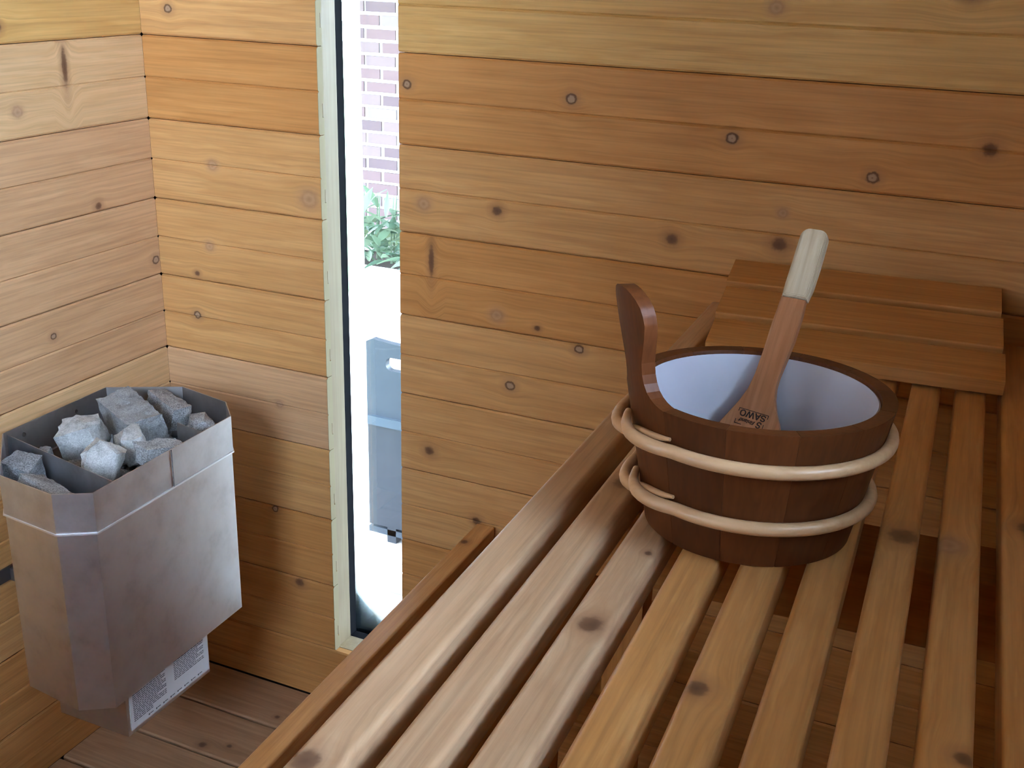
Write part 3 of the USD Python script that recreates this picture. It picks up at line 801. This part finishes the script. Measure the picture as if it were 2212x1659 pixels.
# brick wall
brick_wall = thing('brick_wall', 'red brick house wall seen through the narrow window', 'wall', kind='structure', loc=(0, 0, 0))
BP, BL = 0.0790, 0.215
bm = [simple(f'brick_{i}', c, 0.85) for i, c in enumerate([(0.165, 0.105, 0.10), (0.19, 0.135, 0.125), (0.13, 0.088, 0.088), (0.21, 0.165, 0.155), (0.125, 0.10, 0.10)])]  # brick tones greyed, the washed-out window glare is put into the colour
rng = random.Random(11)
nb = 0
for row in range(26):
    for c in range(12):
        if nb >= 298:
            continue
        x0 = -3.35 + c * (BL + 0.011) + (0.113 if row % 2 else 0.0)
        z0 = -0.22 + row * BP
        dy = rng.uniform(-0.004, 0.003)
        b = bx(x0 + rng.uniform(0, .006), x0 + BL - rng.uniform(0.002, .012), BY + dy, BY + 0.09, z0 + rng.uniform(0, .003), z0 + BP - rng.uniform(0.017, 0.022))
        obj('brick', b, bm[rng.choice([0, 0, 1, 1, 2, 3, 4])], brick_wall)
        nb += 1
obj('mortar', bx(-3.6, -0.3, BY + 0.009, BY + 0.12, -0.225, 2.2), simple('mortar', (0.42, 0.42, 0.41), 0.95), brick_wall)
# white planter with a leafy plant
white_p = simple('white_planter', (0.78, 0.78, 0.77), 0.6)
PX, PY, PZ = -0.88, 2.30, 0.275
planter = thing('planter_box', 'white planter box on the deck beyond the crate', 'planter', loc=(PX, PY, DZ))
hh = PZ - DZ
obj('box', cat(bx(-0.5, 0.5, -0.17, -0.15, 0.0, hh), bx(-0.5, 0.5, 0.15, 0.17, 0.0, hh), bx(-0.5, -0.48, -0.15, 0.15, 0, hh), bx(0.48, 0.5, -0.15, 0.15, 0, hh), bx(-0.48, 0.48, -0.15, 0.15, 0, hh - 0.05)), white_p, planter)
obj('rim', cat(bx(-0.53, 0.53, -0.20, -0.14, hh, hh + 0.022), bx(-0.53, 0.53, 0.14, 0.20, hh, hh + 0.022), bx(-0.53, -0.47, -0.14, 0.14, hh, hh + 0.022), bx(0.47, 0.53, -0.14, 0.14, hh, hh + 0.022)), white_p, planter)
obj('soil', bx(-0.48, 0.48, -0.15, 0.15, hh - 0.05, hh - 0.002), simple('soil', (0.05, 0.035, 0.025), 0.95), planter)
leafm = [usdkit.material(stage, f'/World/Looks/leaf_{i}', {'p': ('principled_bsdf', dict(base_color=c, roughness=0.45)), 't': ('translucent_bsdf', dict(color=tuple(x * 1.4 for x in c))), 'm': ('mix_closure', dict(fac=0.3))},
                            [('p.BSDF', 'm.closure1'), ('t.BSDF', 'm.closure2')], surface='m.closure') for i, c in enumerate([(0.13, 0.205, 0.12), (0.20, 0.27, 0.17), (0.085, 0.15, 0.095)])]
plant = thing('garden_plant', 'leafy green plant growing in the white planter', 'plant', loc=(PX, PY, PZ - 0.0018))
rng = random.Random(21)
for i in range(270):
    ln_, wd = rng.uniform(0.06, 0.14), rng.uniform(0.022, 0.042)
    n_ = 6
    s = np.linspace(0, 1, n_)
    wid = wd * np.sin(np.pi * (0.06 + 0.94 * s) ** 0.8) * 0.5
    bend = -0.35 * ln_ * s ** 2
    V = np.vstack([np.c_[s * ln_, wid, bend + 0.004], np.c_[s * ln_, np.zeros(n_), bend], np.c_[s * ln_, -wid, bend + 0.004]])
    Fc = []
    for k in range(n_ - 1):
        for a_ in (0, n_):
            Fc += [[a_ + k, a_ + n_ + k, a_ + n_ + k + 1], [a_ + k, a_ + n_ + k + 1, a_ + k + 1]]
    m = trimesh.Trimesh(V, Fc, process=False)
    R = Rt.from_euler('ZYX', [rng.uniform(0, 360), rng.uniform(-75, 0), rng.uniform(-30, 30)], degrees=True).as_matrix()
    m.vertices = m.vertices @ R.T + np.array([rng.uniform(-0.40, 0.40), rng.uniform(-0.13, 0.09), 0.028 + 0.21 * rng.random() ** 1.5])
    obj('leaf', m, leafm[i % 3], plant, smooth=60)
stems = [tube(np.array([[x, y, 0.0], [x * 1.02, y, 0.12], [x * 1.06 + 0.01, y, 0.28]]), [0.005, 0.004, 0.002], 6) for x, y in [(rng.uniform(-0.42, 0.42), rng.uniform(-0.1, 0.1)) for _ in range(14)]]
for sm_ in stems:
    obj('stem', sm_, leafm[1], plant)
# grey plastic crate on feet
plast = simple('crate_plastic', (0.024, 0.034, 0.043), 0.45)
plast2 = simple('crate_plastic_dark', (0.013, 0.017, 0.022), 0.5)
plast3 = simple('crate_band', (0.038, 0.058, 0.072), 0.45)
CX0, CX1, CY = -0.036, 0.46, 0.820
crate = thing('storage_crate', 'grey-blue plastic crate with a hand hole, on the deck outside', 'crate', loc=((CX0 + CX1) / 2, CY, DZ))
w2 = (CX1 - CX0) / 2
z = lambda q: q - DZ
front = Polygon([(-w2, z(0.27)), (w2, z(0.27)), (w2, z(0.505)), (w2 - 0.02, z(0.513))] + [(x, z(0.500 + 0.012 * (abs(x) / w2) ** 3)) for x in np.linspace(w2 - 0.03, -w2 + 0.03, 12)] + [(-w2 + 0.02, z(0.510)), (-w2, z(0.500))])
hole = sbox(-0.17, z(0.443), 0.17, z(0.447)).buffer(0.017)
obj('back_panel', prism(front.difference(hole), 0.02, 'y', 0.0), plast, crate)
obj('band', cat(*[bx(-w2 - 0.002, w2 + 0.002, -0.012, 0.30, z(0.262), z(0.288))]), plast3, crate)
obj('bin', bx(-w2 + 0.004, w2 - 0.004, -0.004, 0.28, z(-0.050), z(0.2615)), plast2, crate)
obj('base_rail', bx(-w2, w2, 0.0, 0.03, z(-0.078), z(-0.060)), plast, crate)
for x in (-w2 + 0.06, w2 - 0.09):
    obj('foot', bx(x, x + 0.028, 0.0, 0.03, 0.0, z(-0.0505)), plast2, crate)
